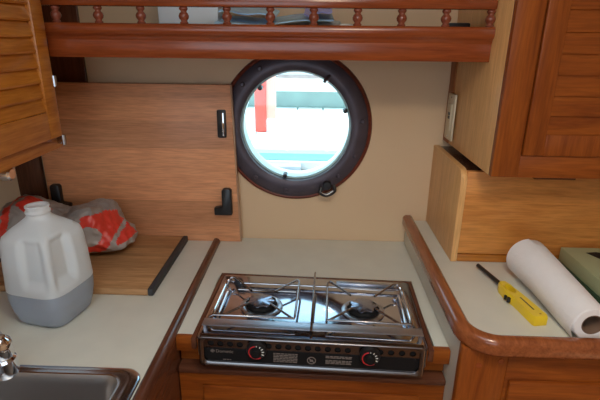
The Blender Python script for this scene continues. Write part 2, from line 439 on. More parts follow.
# wooden surround belongs to the counter opening
fr = [(-.2535, -.138), (-.2535, .157), (.2535, .157), (.2535, -.138), (.2435, -.138), (.2435, .147), (-.2435, .147), (-.2435, -.138)]
MB().prism(fr, 'z', -.02, .008, .0015).build('wooden_surround', M['darkY'], sv)
DZ = .009
b = MB()
b.prism(rrect(-.2425, .2425, -.136, .146, .012, 4), 'z', -.04, DZ-.004)
b.build('body', M['brush'], sv)
b = MB(); loop_loft(b, [rl(-.2425, .2425, -.1385, .146, .012, DZ-.004), rl(-.2415, .2415, -.1383, .145, .012, DZ-.0005), rl(-.240, .240, -.1378, .144, .012, DZ)])
b.build('deck', M['steel'], sv, 50)
b = MB(); b.prism([(-.1395, .010), (-.1475, .0235), (-.1475, .0265), (-.1440, .0275), (-.139, DZ+.004), (-.136, DZ-.001), (-.139, DZ-.002)], 'x', -.230, .230); b.build('front_lip', M['steel'], sv, 30)
# front panel: steel plate with a row of vent holes, black band, rolled frame
HZ, PY = .0085, -.152
b = MB()
xs = [-.207+.0203*i for i in range(4)]+[-.086+.0203*i for i in range(9)]+[.142+.0220*i for i in range(4)]
z0, z1 = HZ-.0105, HZ+.0095
for x in xs: holed(b, x-.0095, x+.0095, z0, z1, x, HZ, .0066, PY, PY+.004, 20)
edges = [-.226]+[v for x in xs for v in (x-.0095, x+.0095)]+[.226]
for i in range(0, len(edges), 2):
    if edges[i+1]-edges[i] > 1e-5: b.box(edges[i], edges[i+1], PY, PY+.004, z0, z1)
b.box(-.226, .226, PY, PY+.004, z1, .026); b.box(-.226, .226, PY, PY+.004, -.043, -.034)
b.build('front_panel', M['darksteel'], sv)
MB().box(-.226, .226, PY+.0042, PY+.0120, -.04, .022).build('vent_backing', M['matblack'], sv)
MB().prism(rrect(-.216, .216, -.034, z0, .008, 5), 'y', PY-.0012, PY+.003).build('label_band', M['matblack'], sv)
b = MB()
o = rrect(-.232, .232, -.047, .028, .008, 6); q = rrect(-.222, .222, -.036, .0215, .012, 6)
bm = bmesh.new(); R = [[bm.verts.new((x, y, z)) for x, z in l] for l, y in ((o, PY+.006), (o, PY-.004), (rrect(-.2300, .2300, -.0450, .0265, .008, 6), PY-.006), (rrect(-.2265, .2265, -.0410, .0240, .010, 6), PY-.006), (q, PY-.003), (q, PY+.003))]
for a, c in zip(R, R[1:]):
    for k in range(len(a)): bm.faces.new((a[k], a[(k+1) % len(a)], c[(k+1) % len(a)], c[k]))
bmesh.ops.recalc_face_normals(bm, faces=bm.faces[:]); b._add(bm)
b.build('front_frame', M['darksteel'], sv, 50)
def text_mesh(txt, size, x, z, y, mat, parent, name):
    cu = bpy.data.curves.new('t', 'FONT'); cu.body = txt; cu.size = size; cu.extrude = .0002
    to = bpy.data.objects.new('t', cu); COL.objects.link(to)
    dg = bpy.context.evaluated_depsgraph_get()
    me = bpy.data.meshes.new_from_object(to.evaluated_get(dg)); bpy.data.objects.remove(to); 
    me.transform(Matrix.Translation((x, y, z)) @ Matrix.Rotation(radians(90), 4, 'X'))
    me.materials.clear(); me.materials.append(mat)
    o = bpy.data.objects.new(name, me); COL.objects.link(o); o.parent = parent
    return o
ty = PY-.0016
text_mesh('Dometic', .0105, -.197, -.0125, ty, M['grey'], sv, 'brand_lettering')
b = MB(); b.ring([(.0032, ty), (.0032, ty-.0003), (.0042, ty-.0003), (.0042, ty)], (-.2035, 0, -.0088), 'y', 20)
b.box(-.2043, -.2027, ty-.0003, ty, -.0123, -.0053); b.box(-.207, -.200, ty-.0003, ty, -.0096, -.0080)
b.build('brand_emblem', M['grey'], sv)
b = MB()
def lines(x0, x1, zs):
    for z in zs:
        x = x0
        while x < x1-.002:
            l = min(random.uniform(.004, .012), x1-x); b.box(x, x+l, ty-.0002, ty+.0004, z, z+.0019); x += l+.0014
for args in ((-.182, -.165, (-.0305,)), (-.076, -.026, (-.0085, -.0125, -.0165, -.0205, -.0245, -.0285)), (.032, .086, (-.0085, -.0120, -.0190, -.0225, -.0260))):
    b = MB(); lines(*args); b.build('small_print', M['grey'], sv)
b = MB(); b.ring([(.0075, ty-.0003), (.0092, ty-.0003), (.0092, ty+.0004), (.0075, ty+.0004)], (.003, 0, -.0205), 'y', 28)
b.xf = Matrix.Translation((.003, 0, -.0205)) @ Matrix.Rotation(radians(45), 4, 'Y'); b.box(-.0085, .0085, ty-.0003, ty+.0004, -.0008, .0008)
b.xf = Matrix.Translation((.003, 0, -.0205)); b.box(-.0035, .0035, ty-.0002, ty+.0004, -.003, .002)
b.build('warning_sign', M['grey'], sv)
for kx in (-.110, .121):
    c = (kx, 0, .004)
    k = MB().lathe([(.0205, PY-.002), (.0205, PY-.011), (.0195, PY-.0125), (.0, PY-.0125)], c, 'y', 32).build('knob', M['black'], sv)
    MB().lathe([(.0105, PY-.012), (.0098, PY-.024), (.0085, PY-.026), (.0, PY-.0262)], c, 'y', 24).build('grip', M['matblack'], k)
    b = MB()
    arc = [(kx+.0152*cos(radians(a)), PY-.0130, .004-.0035+.0152*sin(radians(a))) for a in range(100, 312, 8)]
    b.tube(arc, .0012, 6); b.build('red_arc', M['red'], k)
    b = MB()
    for a in (88, 60, 34, 8, -20):
        u, v = cos(radians(a)), sin(radians(a)); z_ = .0005
        b.tube([(kx+.0118*u, PY-.0128, z_+.0118*v), (kx+.0165*u, PY-.0128, z_+.0165*v)], .0010, 6)
    b.build('white_ticks', M['white'], k)
# burners
for bx in (-.122, .116):
    by = -.004
    bu = MB().ring([(.047, DZ-.0005), (.050, DZ+.003), (.046, DZ+.0055), (.034, DZ+.004), (.030, DZ), (.030, DZ-.0005)], (bx, by, 0), 'z', 48).build('burner', M['brush'], sv, 50)
    MB().lathe([(.036, DZ), (.036, DZ+.011), (.033, DZ+.014), (.020, DZ+.0145), (.0, DZ+.0145)], (bx, by, 0), 'z', 48,
               mod=lambda t, h: 1+(.05*cos(10*t) if h > DZ+.004 else 0)).build('burner_head', M['matblack'], bu)
    MB().lathe([(.022, DZ+.0146), (.029, DZ+.0155), (.029, DZ+.0180), (.0275, DZ+.0188), (.0, DZ+.0192)], (bx, by, 0), 'z', 60,
               mod=lambda t, h: 1+.09*cos(7*t)).build('burner_cap', M['cap'], bu)
    # pot support of bent wire
    sg = 1 if bx > 0 else -1
    xi, xo, yf, yk, zt = bx-sg*.084, bx+sg*.083, by-.080, by+.092, DZ+.025
    ps = bpy.data.objects.new('pot_support', None)
    b = MB(); w_ = .0027
    b.tube([(xo+sg*.022, yf-.005, DZ), (xo+sg*.020, yf-.003, zt-.004), (xo+sg*.012, yf, zt), (xi, yf, zt), (xi-sg*.0, yf+.008, zt), (xi, yk-.008, zt), (xi+sg*.006, yk, zt)], w_, 8)
    b.tube([(xi+sg*.006, yk, zt), (bx-sg*.028, by+.030, zt)], w_, 8)
    b.tube([(xi+sg*.004, yf, zt), (bx-sg*.026, by-.026, zt)], w_, 8)
    b.tube([(xo-sg*.010, yf, zt), (bx+sg*.026, by-.026, zt)], w_, 8)
    b.tube([(bx+sg*.028, by+.030, zt), (xo-sg*.004, yk, zt), (xo+sg*.006, yk+.002, zt), (xo+sg*.014, yk-.006, zt-.008), (xo+sg*.016, yk-.008, DZ)], w_, 8)
    b.build('pot_support', M['wire'], sv, 60)
    b = MB()
    b.tube([(xo+sg*.020, yf+.020, DZ), (xo+sg*.020, yf+.022, DZ+.010), (xo+sg*.018, yk-.02, DZ+.012), (xo+sg*.012, yk-.004, DZ+.018), (xo+sg*.002, yk+.004, DZ+.012)], .0048, 10, 4)
    b.tube([(xo+sg*.008, yf+.020, DZ), (xo+sg*.008, yf+.024, DZ+.006), (xo+sg*.008, yk-.03, DZ+.008), (xo+sg*.008, yk-.024, DZ)], .0030, 8, 4)
    b.build('side_rail', M['chrome'], sv, 60)
b = MB(); b.box(-.233, .233, -.122, -.096, DZ+.021, DZ+.024, .001)
b.box(-.232, -.226, -.113, -.105, DZ, DZ+.021); b.box(.226, .232, -.113, -.105, DZ, DZ+.021)
b.build('front_bar', M['barm'], sv)
MB().tube([(.0, -.126, DZ+.002), (.0, -.126, DZ+.026), (.0, -.118, DZ+.030), (.0, .115, DZ+.030), (.0, .127, DZ+.028)], .0026, 8).build('divider_rod', M['wire'], sv)
b = MB(); b.tube([(-.19, .094, DZ+.006), (.21, .094, DZ+.006)], .0025, 8); b.tube([(-.19, .066, DZ+.003), (-.045, .066, DZ+.003)], .002, 8)
b.build('cross_rod', M['wire'], sv)
MB().box(.055, .205, .118, .130, DZ-.001, DZ+.006, .002).build('rear_clip', M['brush'], sv)
sv.scale = (1.02, 1, 1); sv.location = (.0065, .957, 0); sv.rotation_euler = (0, radians(.15), radians(-1.9))

# ------------------------------------------------------------------ right worktop and cabinet
RZ = .075
RX0, RY0 = .288, .728
rt = thing('worktop', (.7, 1.0, RZ), 'raised off white worktop with rounded wooden edge under the lighter', 'worktop')
def lpath(off, r=.078):
    x0, y0 = RX0+off, RY0+off; rr = max(r-off, .004)
    pts = [(x0, YB-.003)]+[(x0+rr-rr*cos(radians(a)), y0+rr-rr*sin(radians(a))) for a in range(0, 91, 6)]+[(1.188, y0)]
    return pts
inner = lpath(.030)
b = MB(); b.prism(inner+[(1.188, YB-.003)], 'z', .0582, RZ); b.build('slab', M['counter'], rt)
prof = [(.033, .058), (.004, .058), (.001, .061), (.0, .066), (.0, .084), (.003, .090), (.009, .0935), (.022, .0935), (.028, .090), (.031, .083), (.033, .070)]
bm = bmesh.new(); R = [[bm.verts.new((x, y, z)) for x, y in lpath(o_)] for o_, z in prof]
R.append(R[0])
for a, c in zip(R, R[1:]):
    for k in range(len(a)-1): bm.faces.new((a[k], a[k+1], c[k+1], c[k]))
bm.faces.new([r[0] for r in R[:-1]]); bm.faces.new([r[-1] for r in R[:-1]][::-1])
bmesh.ops.recalc_face_normals(bm, faces=bm.faces[:])
b = MB(); b._add(bm); b.build('edge_moulding', wood('edge_teak', (.40, .125, .042), (.22, .06, .022), 'Y', rough=.2, coat=.6), rt, 50)
rc = thing('base_cabinet', (.7, 1.0, FL), 'wooden cabinet with raised panel door below the raised worktop', 'cabinet')
YC = .757
b = MB(); b.box(.2995, .312, YC+.0205, YB-.003, FL, .0577); b.build('side_liner', M['liner'], rc)
b = MB(); b.box(.297, .388, YC, YC+.02, FL, .0577, .002); b.build('face_stile', M['cherryZ'], rc)
MB().box(.388, 1.188, YC, YC+.02, FL, .0577, .002).build('face_frame', M['cherryX'], rc)
for x, z in ((.333, .018), (.375, .029), (.344, -.10)):
    MB().lathe([(.0, YC-.001), (.006, YC-.001), (.0065, YC+.002)], (x, 0, z), 'y', 16).build('bung', M['shelf'], rc)
b = MB(); b.box(.394, .93, YC-.012, YC, -.55, -.012, .004); dr = b.build('door', M['cherryX'], rc)
b = MB(); b.prism([(.445, -.50), (.88, -.50), (.88, -.075), (.445, -.075)], 'y', YC-.019, YC-.0115, .005); b.build('raised_panel', M['shelf'], dr)

# storage box along the back of the right worktop
gx, gy0, gy1, gz0, gz1 = .362, 1.092, YB-.002, RZ+.0005, .322
ga = thing('counter_box', (.7, 1.25, gz0), 'long honey wood box along the back of the raised worktop', 'cabinet')
pts = [(gy0, gz0), (gy1, gz0), (gy1, gz1), (gy0+.03, gz1)]+[(gy0+.03-.03*sin(radians(a)), gz1-.03+.03*cos(radians(a))) for a in range(15, 91, 15)]
MB().prism(pts, 'x', gx, gx+.016, .0015).build('end_panel', M['veneer'], ga)
MB().box(gx+.016, 1.188, gy0+.004, gy0+.018, gz0+.022, gz1-.004, .001).build('front_panel', M['garage'], ga)
MB().box(gx+.016, 1.188, gy0+.001, gy0+.016, gz0, gz0+.020, .002).build('bottom_rail', M['honeyX'], ga)
MB().box(gx+.016, 1.188, gy0+.018, gy1, gz1-.016, gz1-.004).build('top_panel', M['darkX'], ga)  # dark wood stands in for the shade over the box top

# ------------------------------------------------------------------ louvred wall cabinets
def louvers(b, u0, u1, z0, z1, n, place, dp=1.):
    """n overlapping slats between u0..u1; place(u, depth, z) -> xyz; depth>0 stands proud"""
    p = (z1-z0)/n
    for i in range(n):
        a = z0+i*p
        sec = [(-.002, a-.001), (.004, a-.002), (.006, a+.002), (-.004, a+p*1.12), (-.010, a+p*1.12)]
        bm = bmesh.new()
        A = [bm.verts.new(place(u0, d*dp, z)) for d, z in sec]; C = [bm.verts.new(place(u1, d*dp, z)) for d, z in sec]
        bm.faces.new(A); bm.faces.new(C[::-1]); k = len(sec)
        for q in range(k): bm.faces.new((A[q], C[q], C[(q+1) % k], A[(q+1) % k]))
        bmesh.ops.recalc_face_normals(bm, faces=bm.faces[:]); b._add(bm)
XL = -.615
ul = thing('wall_cabinet', (-.9, .75, .365), 'louvred wooden wall cabinet hanging above the water jug', 'cabinet')
b = MB()
b.box(-1.188, XL-.018, .35, 1.090, .363, .378); b.box(-1.188, XL-.018, 1.075, 1.090, .378, CE-.001); b.box(-1.188, XL-.018, .35, .365, .378, CE-.001)
b.build('body', M['honeyY'], ul)
b = MB(); b.box(XL-.018, XL, .35, 1.090, .363, .412, .002); b.box(XL-.018, XL, 1.045, 1.090, .412, CE-.001, .002); b.box(XL-.018, XL, .35, .40, .412, CE-.001, .002)
b.build('face_frame', M['honeyY'], ul)
dz0, dz1, dy0, dy1 = .396, 1.02, .42, 1.062
dr = bpy.data.objects.new('door', None)
b = MB(); b.box(XL, XL+.018, dy1-.045, dy1, dz0, dz1, .002); b.box(XL, XL+.018, dy0, dy0+.045, dz0, dz1, .002)
b.box(XL, XL+.018, dy0+.045, dy1-.045, dz0, dz0+.062, .004); b.box(XL, XL+.018, dy0+.045, dy1-.045, dz1-.05, dz1, .004)
dr = b.build('door', M['honeyY'], ul)
b = MB(); louvers(b, dy0+.045, dy1-.045, dz0+.062, dz1-.05, 16, lambda u, d_, z: (XL+.009+d_, u, z))
b.build('louvers', M['honeyY'], dr)
for hz in (.386, .522):
    b = MB(); b.tube([(XL+.018, dy1+.002, hz-.012), (XL+.018, dy1+.002, hz+.012)], .005, 10); b.box(XL+.002, XL+.019, dy1, dy1+.014, hz-.010, hz+.010, .002)
    b.build('hinge', M['wire'], dr)
# light fitting under the left cabinet
lf = thing('under_cabinet_lamp', (-.74, .95, .315), 'small silver lamp fitting beneath the left wall cabinet', 'lamp')
MB().box(-.82, -.685, .93, .97, .325, .363, .004).build('body', M['chrome'], lf)
MB().lathe([(.0, -.686), (.012, -.686), (.015, -.680), (.015, -.664), (.011, -.660), (.0, -.660)], (0, .95, .332), 'x', 18).build('end_cap', M['chrome'], lf)

YU = .982
dx0, dx1, dz0, dz1 = .447, 1.08, .388, 1.02
ur = thing('wall_cabinet', (.8, 1.2, .337), 'reddish wall cabinet with louvred door hanging at the right', 'cabinet')
b = MB(); b.box(.389, .404, YU+.0182, YB-.002, .338, CE-.001, .001); b.build('side_panel', M['veneer'], ur)
b = MB(); b.box(.404, 1.188, YU+.02, YB-.002, .345, .358); b.build('bottom_panel', M['darkX'], ur)
MB().box(.3868, .389, 1.325, YB-.002, .338, .66, .0005).build('rear_trim', M['trimZ'], ur)
b = MB(); b.box(.389, dx0-.001, YU, YU+.018, .338, CE-.001, .0015); b.build('face_stile', M['cherryZ'], ur)
b = MB(); b.box(dx0-.001, 1.188, YU, YU+.018, .338, dz0-.001, .0015); b.build('face_rail', M['cherryX'], ur)
b = MB(); ya, yb = YU-.006, YU+.006
b.box(dx0, dx0+.043, ya, yb, dz0, dz1, .0025); b.box(dx1-.043, dx1, ya, yb, dz0, dz1, .0025)
b.box(dx0+.043, dx1-.043, ya, yb, dz0, dz0+.046, .0025); b.box(dx0+.043, dx1-.043, ya, yb, dz1-.05, dz1, .0025)
dr = b.build('door', M['cherryZ'], ur)
b = MB(); louvers(b, dx0+.043, dx1-.043, dz0+.046, dz1-.05, 13, lambda u, d_, z: (u, YU-.001-d_, z), .7)
b.build('louvers', M['cherryX'], dr)
MB().box(.49, .58, YU+.012, YU+.03, .331, .338, .001).build('shadow_block', M['darkX'], ur)  # dark block put in for the shadow beneath the cabinet front

# outlet on the side of the right wall cabinet
ot = thing('power_outlet', (.385, 1.325, .42), 'ivory power outlet on the side of the right wall cabinet', 'outlet')
MB().box(.3805, .3865, 1.283, 1.351, .352, .480, .002).build('cover_plate', M['ivory'], ot)
MB().box(.3785, .3815, 1.300, 1.334, .380, .452, .001).build('receptacle', M['ivory'], ot)
for z in (.411, .421): MB().box(.3772, .3795, 1.309, 1.325, z, z+.008, .0008).build('button', M['black'], ot)
for z in (.362, .470): MB().lathe([(.0, .3795), (.003, .3798), (.0032, .381)], (0, 1.317, z), 'x', 10).build('screw', M['wire'], ot)

# ------------------------------------------------------------------ shelf with gallery rail
SY = 1.092
sh = thing('shelf', (-.1, 1.25, .57), 'reddish wooden shelf with turned gallery rail above the porthole', 'shelf')
MB().prism([(SY, .574), (SY+.02, .574), (SY+.02, .626), (SY, .626), (SY-.002, .622), (SY-.002, .577)], 'x', -.612, .3885).build('front_board', M['shelf'], sh)
MB().prism([(SY-.002, .612), (SY+.02, .612), (SY+.02, .648), (SY-.010, .648), (SY-.014, .644), (SY-.014, .630), (SY-.010, .624), (SY-.006, .622)], 'x', -.612, .3885).build('lip_moulding', M['shelf'], sh, 50)
MB().box(-.632, .3885, SY+.02, YB-.002, .615, .632).build('shelf_board', M['darkX'], sh)
MB().box(-.614, .3885, SY-.010, SY+.016, .683, .703, .004).build('gallery_rail', M['shelf'], sh)
sp0 = None
prof = [(.0, 0), (.0085, 0), (.0095, .003), (.007, .0055), (.0065, .007), (.0105, .012), (.0115, .017), (.0095, .022), (.006, .0255), (.0065, .0275), (.009, .030), (.0098, .033), (.0075, .0355), (0, .036)]
for i in range(11):
    x = -.586+.0966*i
    if sp0 is None:
        sp0 = MB().lathe(prof, (x, SY+.002, .6475), 'z', 20).build('spindle', M['spindle'], sh, 60)
    else:
        c = sp0.copy(); COL.objects.link(c); c.parent = sh; c.location = sp0.location+Vector((.0966*i, 0, 0))
# things on the shelf
tag(MB().box(-.405, -.250, 1.25, 1.32, .6325, .76, .003).build('paper_packet', M['silver']), 'silvery white paper packet standing on the shelf', 'packet')
def sheet(name, mat, x0, x1, y0, y1, z, lift, ph, label, tilt=.022):
    bm = bmesh.new(); nx, ny = 16, 4
    V = [[[bm.verts.new((x0+(x1-x0)*i/nx, y0+(y1-y0)*j/ny, z+t+lift*(i/nx)**2+.003*sin(ph+i*.6)+tilt*j/ny)) for j in range(ny+1)] for i in range(nx+1)] for t in (0, .0035)]
    for t in (0, 1):
        for i in range(nx):
            for j in range(ny): bm.faces.new((V[t][i][j], V[t][i+1][j], V[t][i+1][j+1], V[t][i][j+1]))
    for i in range(nx):
        for j in (0, ny): bm.faces.new((V[0][i][j], V[0][i+1][j], V[1][i+1][j], V[1][i][j]))
    for j in range(ny):
        for i in (0, nx): bm.faces.new((V[0][i][j], V[0][i][j+1], V[1][i][j+1], V[1][i][j]))
    bmesh.ops.recalc_face_normals(bm, faces=bm.faces[:])
    b = MB(); b._add(bm); return tag(b.build(name, mat), label, 'paper', 'papers on the shelf')
sheet('folded_paper', M['pale'], -.244, .062, 1.135, 1.33, .6365, .004, 0, 'pale blue sheet lying lowest of the papers on the shelf')
sheet('folded_paper', M['blue'], -.24, .040, 1.15, 1.33, .6475, .014, 1.0, 'bright blue sheet in the middle of the papers on the shelf')
sheet('folded_paper', M['lilac'], -.03, .036, 1.155, 1.33, .6695, .010, 2.2, 'lilac sheet curling up at the right end of the papers')
sheet('folded_paper', M['blue'], -.235, -.10, 1.18, 1.33, .6760, -.010, .4, 'blue leaflet sloping down on top of the papers at left')
tag(MB().box(.318, .372, 1.20, 1.26, .6325, .660, .004).build('black_case', M['black']), 'small flat black case on the shelf at the right end', 'case')
tag(MB().box(.055, .085, 1.16, 1.30, .6325, .654, .002).build('white_card', M['white']), 'small white card box beside the blue papers on the shelf', 'box')

# ------------------------------------------------------------------ stove cover board leaning at the back
cb = thing('stove_cover', (-.48, 1.36, .0), 'large pale wooden board leaning against the back wall', 'board')
bx0, bx1, by0 = -.832, -.241, 1.345
xb = bx1+.015       # the board is a touch wider at the foot
b = MB(); b.prism([(bx0, .0005), (xb-.004, .0005), (bx1-.004, .492), (bx0, .492)], 'y', by0, by0+.018, .002); b.build('panel', M['board'], cb)
MB().prism([(xb-.0038, .0005), (xb, .0005), (bx1, .492), (bx1-.0038, .492)], 'y', by0, by0+.018, .0012).build('edge_band', M['boardedge'], cb)
def hook(sg, x, z):
    b = MB()
    o = [(0, 0), (.055, 0), (.055, .024), (.030, .028), (.030, .080), (.024, .086), (.006, .086), (0, .08)]
    b.prism([(x+sg*p[0], z+p[1]) for p in o], 'y', by0-.020, by0, .003); b.build('bracket', M['black'], cb)
hook(-1, -.250, .098); hook(1, -.826+.012, .100)
hd = MB(); hd.prism(rrect(-.285, -.259, .340, .422, .004, 3), 'y', by0-.010, by0, .002); hd = hd.build('handle', M['black'], cb)
MB().box(-.270, -.264, by0-.0125, by0-.009, .346, .414, .001).build('handle_highlight', M['chrome'], hd)  # bright strip modelled as the highlight along the black handle

# ------------------------------------------------------------------ things on the left worktop
ct = thing('cutting_board', (-.63, 1.17, 0), 'bamboo cutting board with dark grey ends under the bag', 'cutting board')
MB().box(-.872, -.412, 1.005, 1.338, .0006, .020, .003).build('plank', M['bamboo'], ct)
MB().box(-.412, -.397, 1.003, 1.340, .0006, .021, .004).build('end_strip', M['rubber'], ct)
MB().box(-.887, -.872, 1.003, 1.340, .0006, .021, .004).build('end_strip', M['rubber'], ct)

# plastic bag, crumpled, with red print
def bag():
    bm = bmesh.new(); nu, nv = 220, 110
    rows = []
    for j in range(nv+1):
        v = -pi/2+pi*j/nv; row = []
        for i in range(nu):
            u = 2*pi*i/nu
            d = Vector((cos(v)*cos(u), cos(v)*sin(u), sin(v)))
            e = lambda q, p: math.copysign(abs(q)**p, q)
            x = -.725+.205*e(d.x, .85); y = 1.225+.100*e(d.y, .8)
            top = .105+.040*math.exp(-((x+.625)/.075)**2)+.060*math.exp(-((x+.85)/.08)**2)-.010*math.exp(-((x+.735)/.04)**2)
            if x > -.60: top *= max(.5, 1-(x+.60)*4.2)
            z = .0215+top*(.5+.5*e(d.z, .75))
            P = Vector((x, y, z))
            f = min(1, (z-.0215)/.03)
            n1 = noise.noise(P*14); n2 = 1-abs(noise.noise(P*Vector((26, 26, 34)).x/1.0 if False else P*27)); n3 = 1-abs(noise.noise(P*55+Vector((3, 1, 7))))
            k = .012*n1+.012*(n2-.75)+.005*(n3-.75)
            P += d*k*f*1.2
            P.z = max(P.z, .0213); row.append(P)
        rows.append(row)
    V = [[bm.verts.new(p) for p in r] for r in rows]
    def red(c):
        if c.y > 1.25: return False
        x, z = c.x, c.z
        r = math.hypot(x+.613, (z-.098)*1.0)
        if .029 < r < .056 and (x > -.635 or z < .06): return True
        tx, tz = x+.549, z-.064
        if tx > 0 and tz > .2*tx and tz < .050*(1-tx/.036)+.006: return True
        r = math.hypot(x+.885, z-.140)
        if .030 < r < .054 and x > -.90: return True
        if abs((x+.80)*.5+(z-.180)) < .022 and -.83 < x < -.76: return True
        return False
    for a, c in zip(V, V[1:]):
        for i in range(nu):
            f = bm.faces.new((a[i], a[(i+1) % nu], c[(i+1) % nu], c[i]))
            if red(f.calc_center_median()): f.material_index = 1
    bmesh.ops.remove_doubles(bm, verts=bm.verts[:], dist=1e-6)
    bmesh.ops.recalc_face_normals(bm, faces=bm.faces[:])
    b = MB(); b._add(bm)
    return b
o = bag().build('plastic_bag', None, None, 60, [M['bag'], M['bagred']])
tag(o, 'crumpled grey plastic bag with red print lying on the cutting board', 'bag')

# water jug
JX, JY = -.598, .918
ja = math.atan2(-JY, -JX)         # handle corner
jr = thing('water_jug', (JX, JY, 0), 'translucent plastic gallon jug half full of water', 'jug')
def jug_mesh(grow, prof, cap_top):
    bm = bmesh.new(); n = 120; R = []
    for h, s in prof:
        ring = []
        for k in range(n):
            t = 2*pi*k/n
            s_ = s*.93; q = t-ja; q = (q+pi) % (2*pi)-pi
            # rounded square with a corner on the handle side
            tt = q+pi/4
            ex = 4.2 if s > .05 else 2+max(0, s-.03)*110
            den = (abs(cos(tt))**ex+abs(sin(tt))**ex)**(1/ex)
            r = s/den*(.93 if s > .04 else .93+.07*(.04-s)/.02 if s > .02 else 1)
            mx = s*1.24
            r = r if r < mx else mx
            # hollow either side of the moulded handle
            zz = max(0, min(1, (h-.095)/.03))*max(0, min(1, (.222-h)/.02))
            aq = abs(q)
            g = max(0, min(1, (aq-.085)/.09))*max(0, min(1, (.92-aq)/.25))
            zz, g = zz*zz*(3-2*zz), g*g*(3-2*g)
            r -= (.018 if q > 0 else .011)*zz*g-.003*zz*max(0, 1-aq/.12)
            r += grow
            ring.append(bm.verts.new((JX+r*cos(t), JY+r*sin(t), h)))
        R.append(ring)
    for a, c in zip(R, R[1:]):
        for k in range(n): bm.faces.new((a[k], a[(k+1) % n], c[(k+1) % n], c[k]))
    bm.faces.new(R[0])
    if cap_top: bm.faces.new(R[-1])
    bmesh.ops.recalc_face_normals(bm, faces=bm.faces[:])
    return bm
def dense(keys, step=.003):
    out = []; z = keys[0][0]
    for (a, s), (c, q) in zip(keys, keys[1:]):
        m = max(1, int((c-a)/step))
        for k in range(m):
            t = k/m; out.append((a+(c-a)*t, s+(q-s)*t))
    out.append(keys[-1]); return out
JK = [(.0008, .054), (.003, .060), (.010, .067), (.030, .0735), (.060, .079), (.090, .080), (.150, .0775), (.190, .0745), (.203, .0725), (.212, .069), (.222, .0585), (.236, .041), (.246, .029), (.250, .0255), (.255, .0232), (.258, .0262), (.261, .0262), (.263, .0228), (.269, .0228), (.270, .0248), (.273, .0248), (.2735, .0215)]
b = MB(); b._add(jug_mesh(0, dense(JK), False)); 
for f in b.bm.faces:
    if f.calc_center_median().z < .0865: f.material_index = 1
b.build('bottle', None, jr, 60, [M['jug'], M['jugwet']])
b = MB(); b._add(jug_mesh(-.0022, dense([(.003, .055), (.010, .066), (.030, .0735), (.060, .079), (.086, .080)]), True)); b.build('water', M['water'], jr, 40)

# ------------------------------------------------------------------ things on the right worktop
rl_ = thing('paper_towel_roll', (.51, .92, RZ), 'white paper towel roll lying on the right worktop', 'paper towels')
R0, R1, LR, HC = .0355, .0480, .262, .0190
def rollp(r, a, y):      # point on the roll: it lies on the worktop, a little fatter at the far end
    k = R0+(R1-R0)*y/LR
    return Vector((.536-.014*y/LR+r*cos(a), .763+y, RZ+.0025+k+r*sin(a)))
def loft(b, secs, closed=True):
    bm = bmesh.new(); R = [[bm.verts.new(p) for p in q] for q in secs]; n = len(R[0])
    for a, c in zip(R, R[1:]):
        for k in range(n if closed else n-1): bm.faces.new((a[k], a[(k+1) % n], c[(k+1) % n], c[k]))
    if closed and (secs[0][0]-secs[-1][0]).length > 1e-6: bm.faces.new(R[0]); bm.faces.new(R[-1])
    bmesh.ops.remove_doubles(bm, verts=bm.verts[:], dist=1e-7)
    bmesh.ops.recalc_face_normals(bm, faces=bm.faces[:]); return b._add(bm)
def circ(r, y): return [rollp(r, 2*pi*k/56, y) for k in range(56)]
b = MB(); q = [circ(HC+.002, 0), circ(R0-.002, 0), circ(R0, .003)]+[circ(R0+(R1-R0)*t/8, LR*t/8) for t in range(1, 8)]+[circ(R1, LR-.003), circ(R1-.003, LR), circ(HC+.002, LR), circ(HC+.002, 0)]
loft(b, q); b.build('roll', M['paper'], rl_, 50)
b = MB(); loft(b, [circ(HC+.0018, .0005), circ(HC+.0018, LR-.0005), circ(HC, LR-.0005), circ(HC, .0005), circ(HC+.0018, .0005)]); b.build('core', M['card'], rl_, 50)
secs = []
for t in range(13):
    y = .002+(LR-.003)*t/12; k = R0+(R1-R0)*y/LR; f = max(0, 1-y/.16)
    o = []
    for a in range(95, 236, 7):
        g = max(0, (a-150)/85)
        p = rollp(k+.0012+.009*f*g*g, radians(a), y); p.z = max(p.z, RZ+.0012); o.append(p)
    i_ = []
    for a in range(95, 236, 7):
        g = max(0, (a-150)/85)
        p = rollp(k+.0004+.009*f*g*g, radians(a), y); p.z = max(p.z, RZ+.0006); i_.append(p)
    secs.append(o+i_[::-1])
b = MB(); loft(b, secs); b.build('loose_sheet', M['paper'], rl_, 60)

lg = thing('lighter', (.46, .95, RZ), 'yellow long barrel gas lighter with black tube', 'lighter')
A = Vector((.466, .812, 0)); B_ = Vector((.441, .957, 0))      # butt and shoulder
ax = (B_-A).normalized(); th = math.atan2(ax.y, ax.x)
def lxf(): return Matrix.Translation((A.x, A.y, RZ+.0005)) @ Matrix.Rotation(th, 4, 'Z') @ Matrix.Diagonal((.88, 1, 1, 1))
b = MB(); b.xf = lxf()
out = [(0, -.014), (.004, -.0165), (.08, -.0150), (.120, -.0140), (.150, -.012), (.168, -.007), (.170, .004), (.165, .009), (.150, .014), (.125, .0165), (.105, .0160), (.085, .0135), (.004, .0150), (0, .0125)]
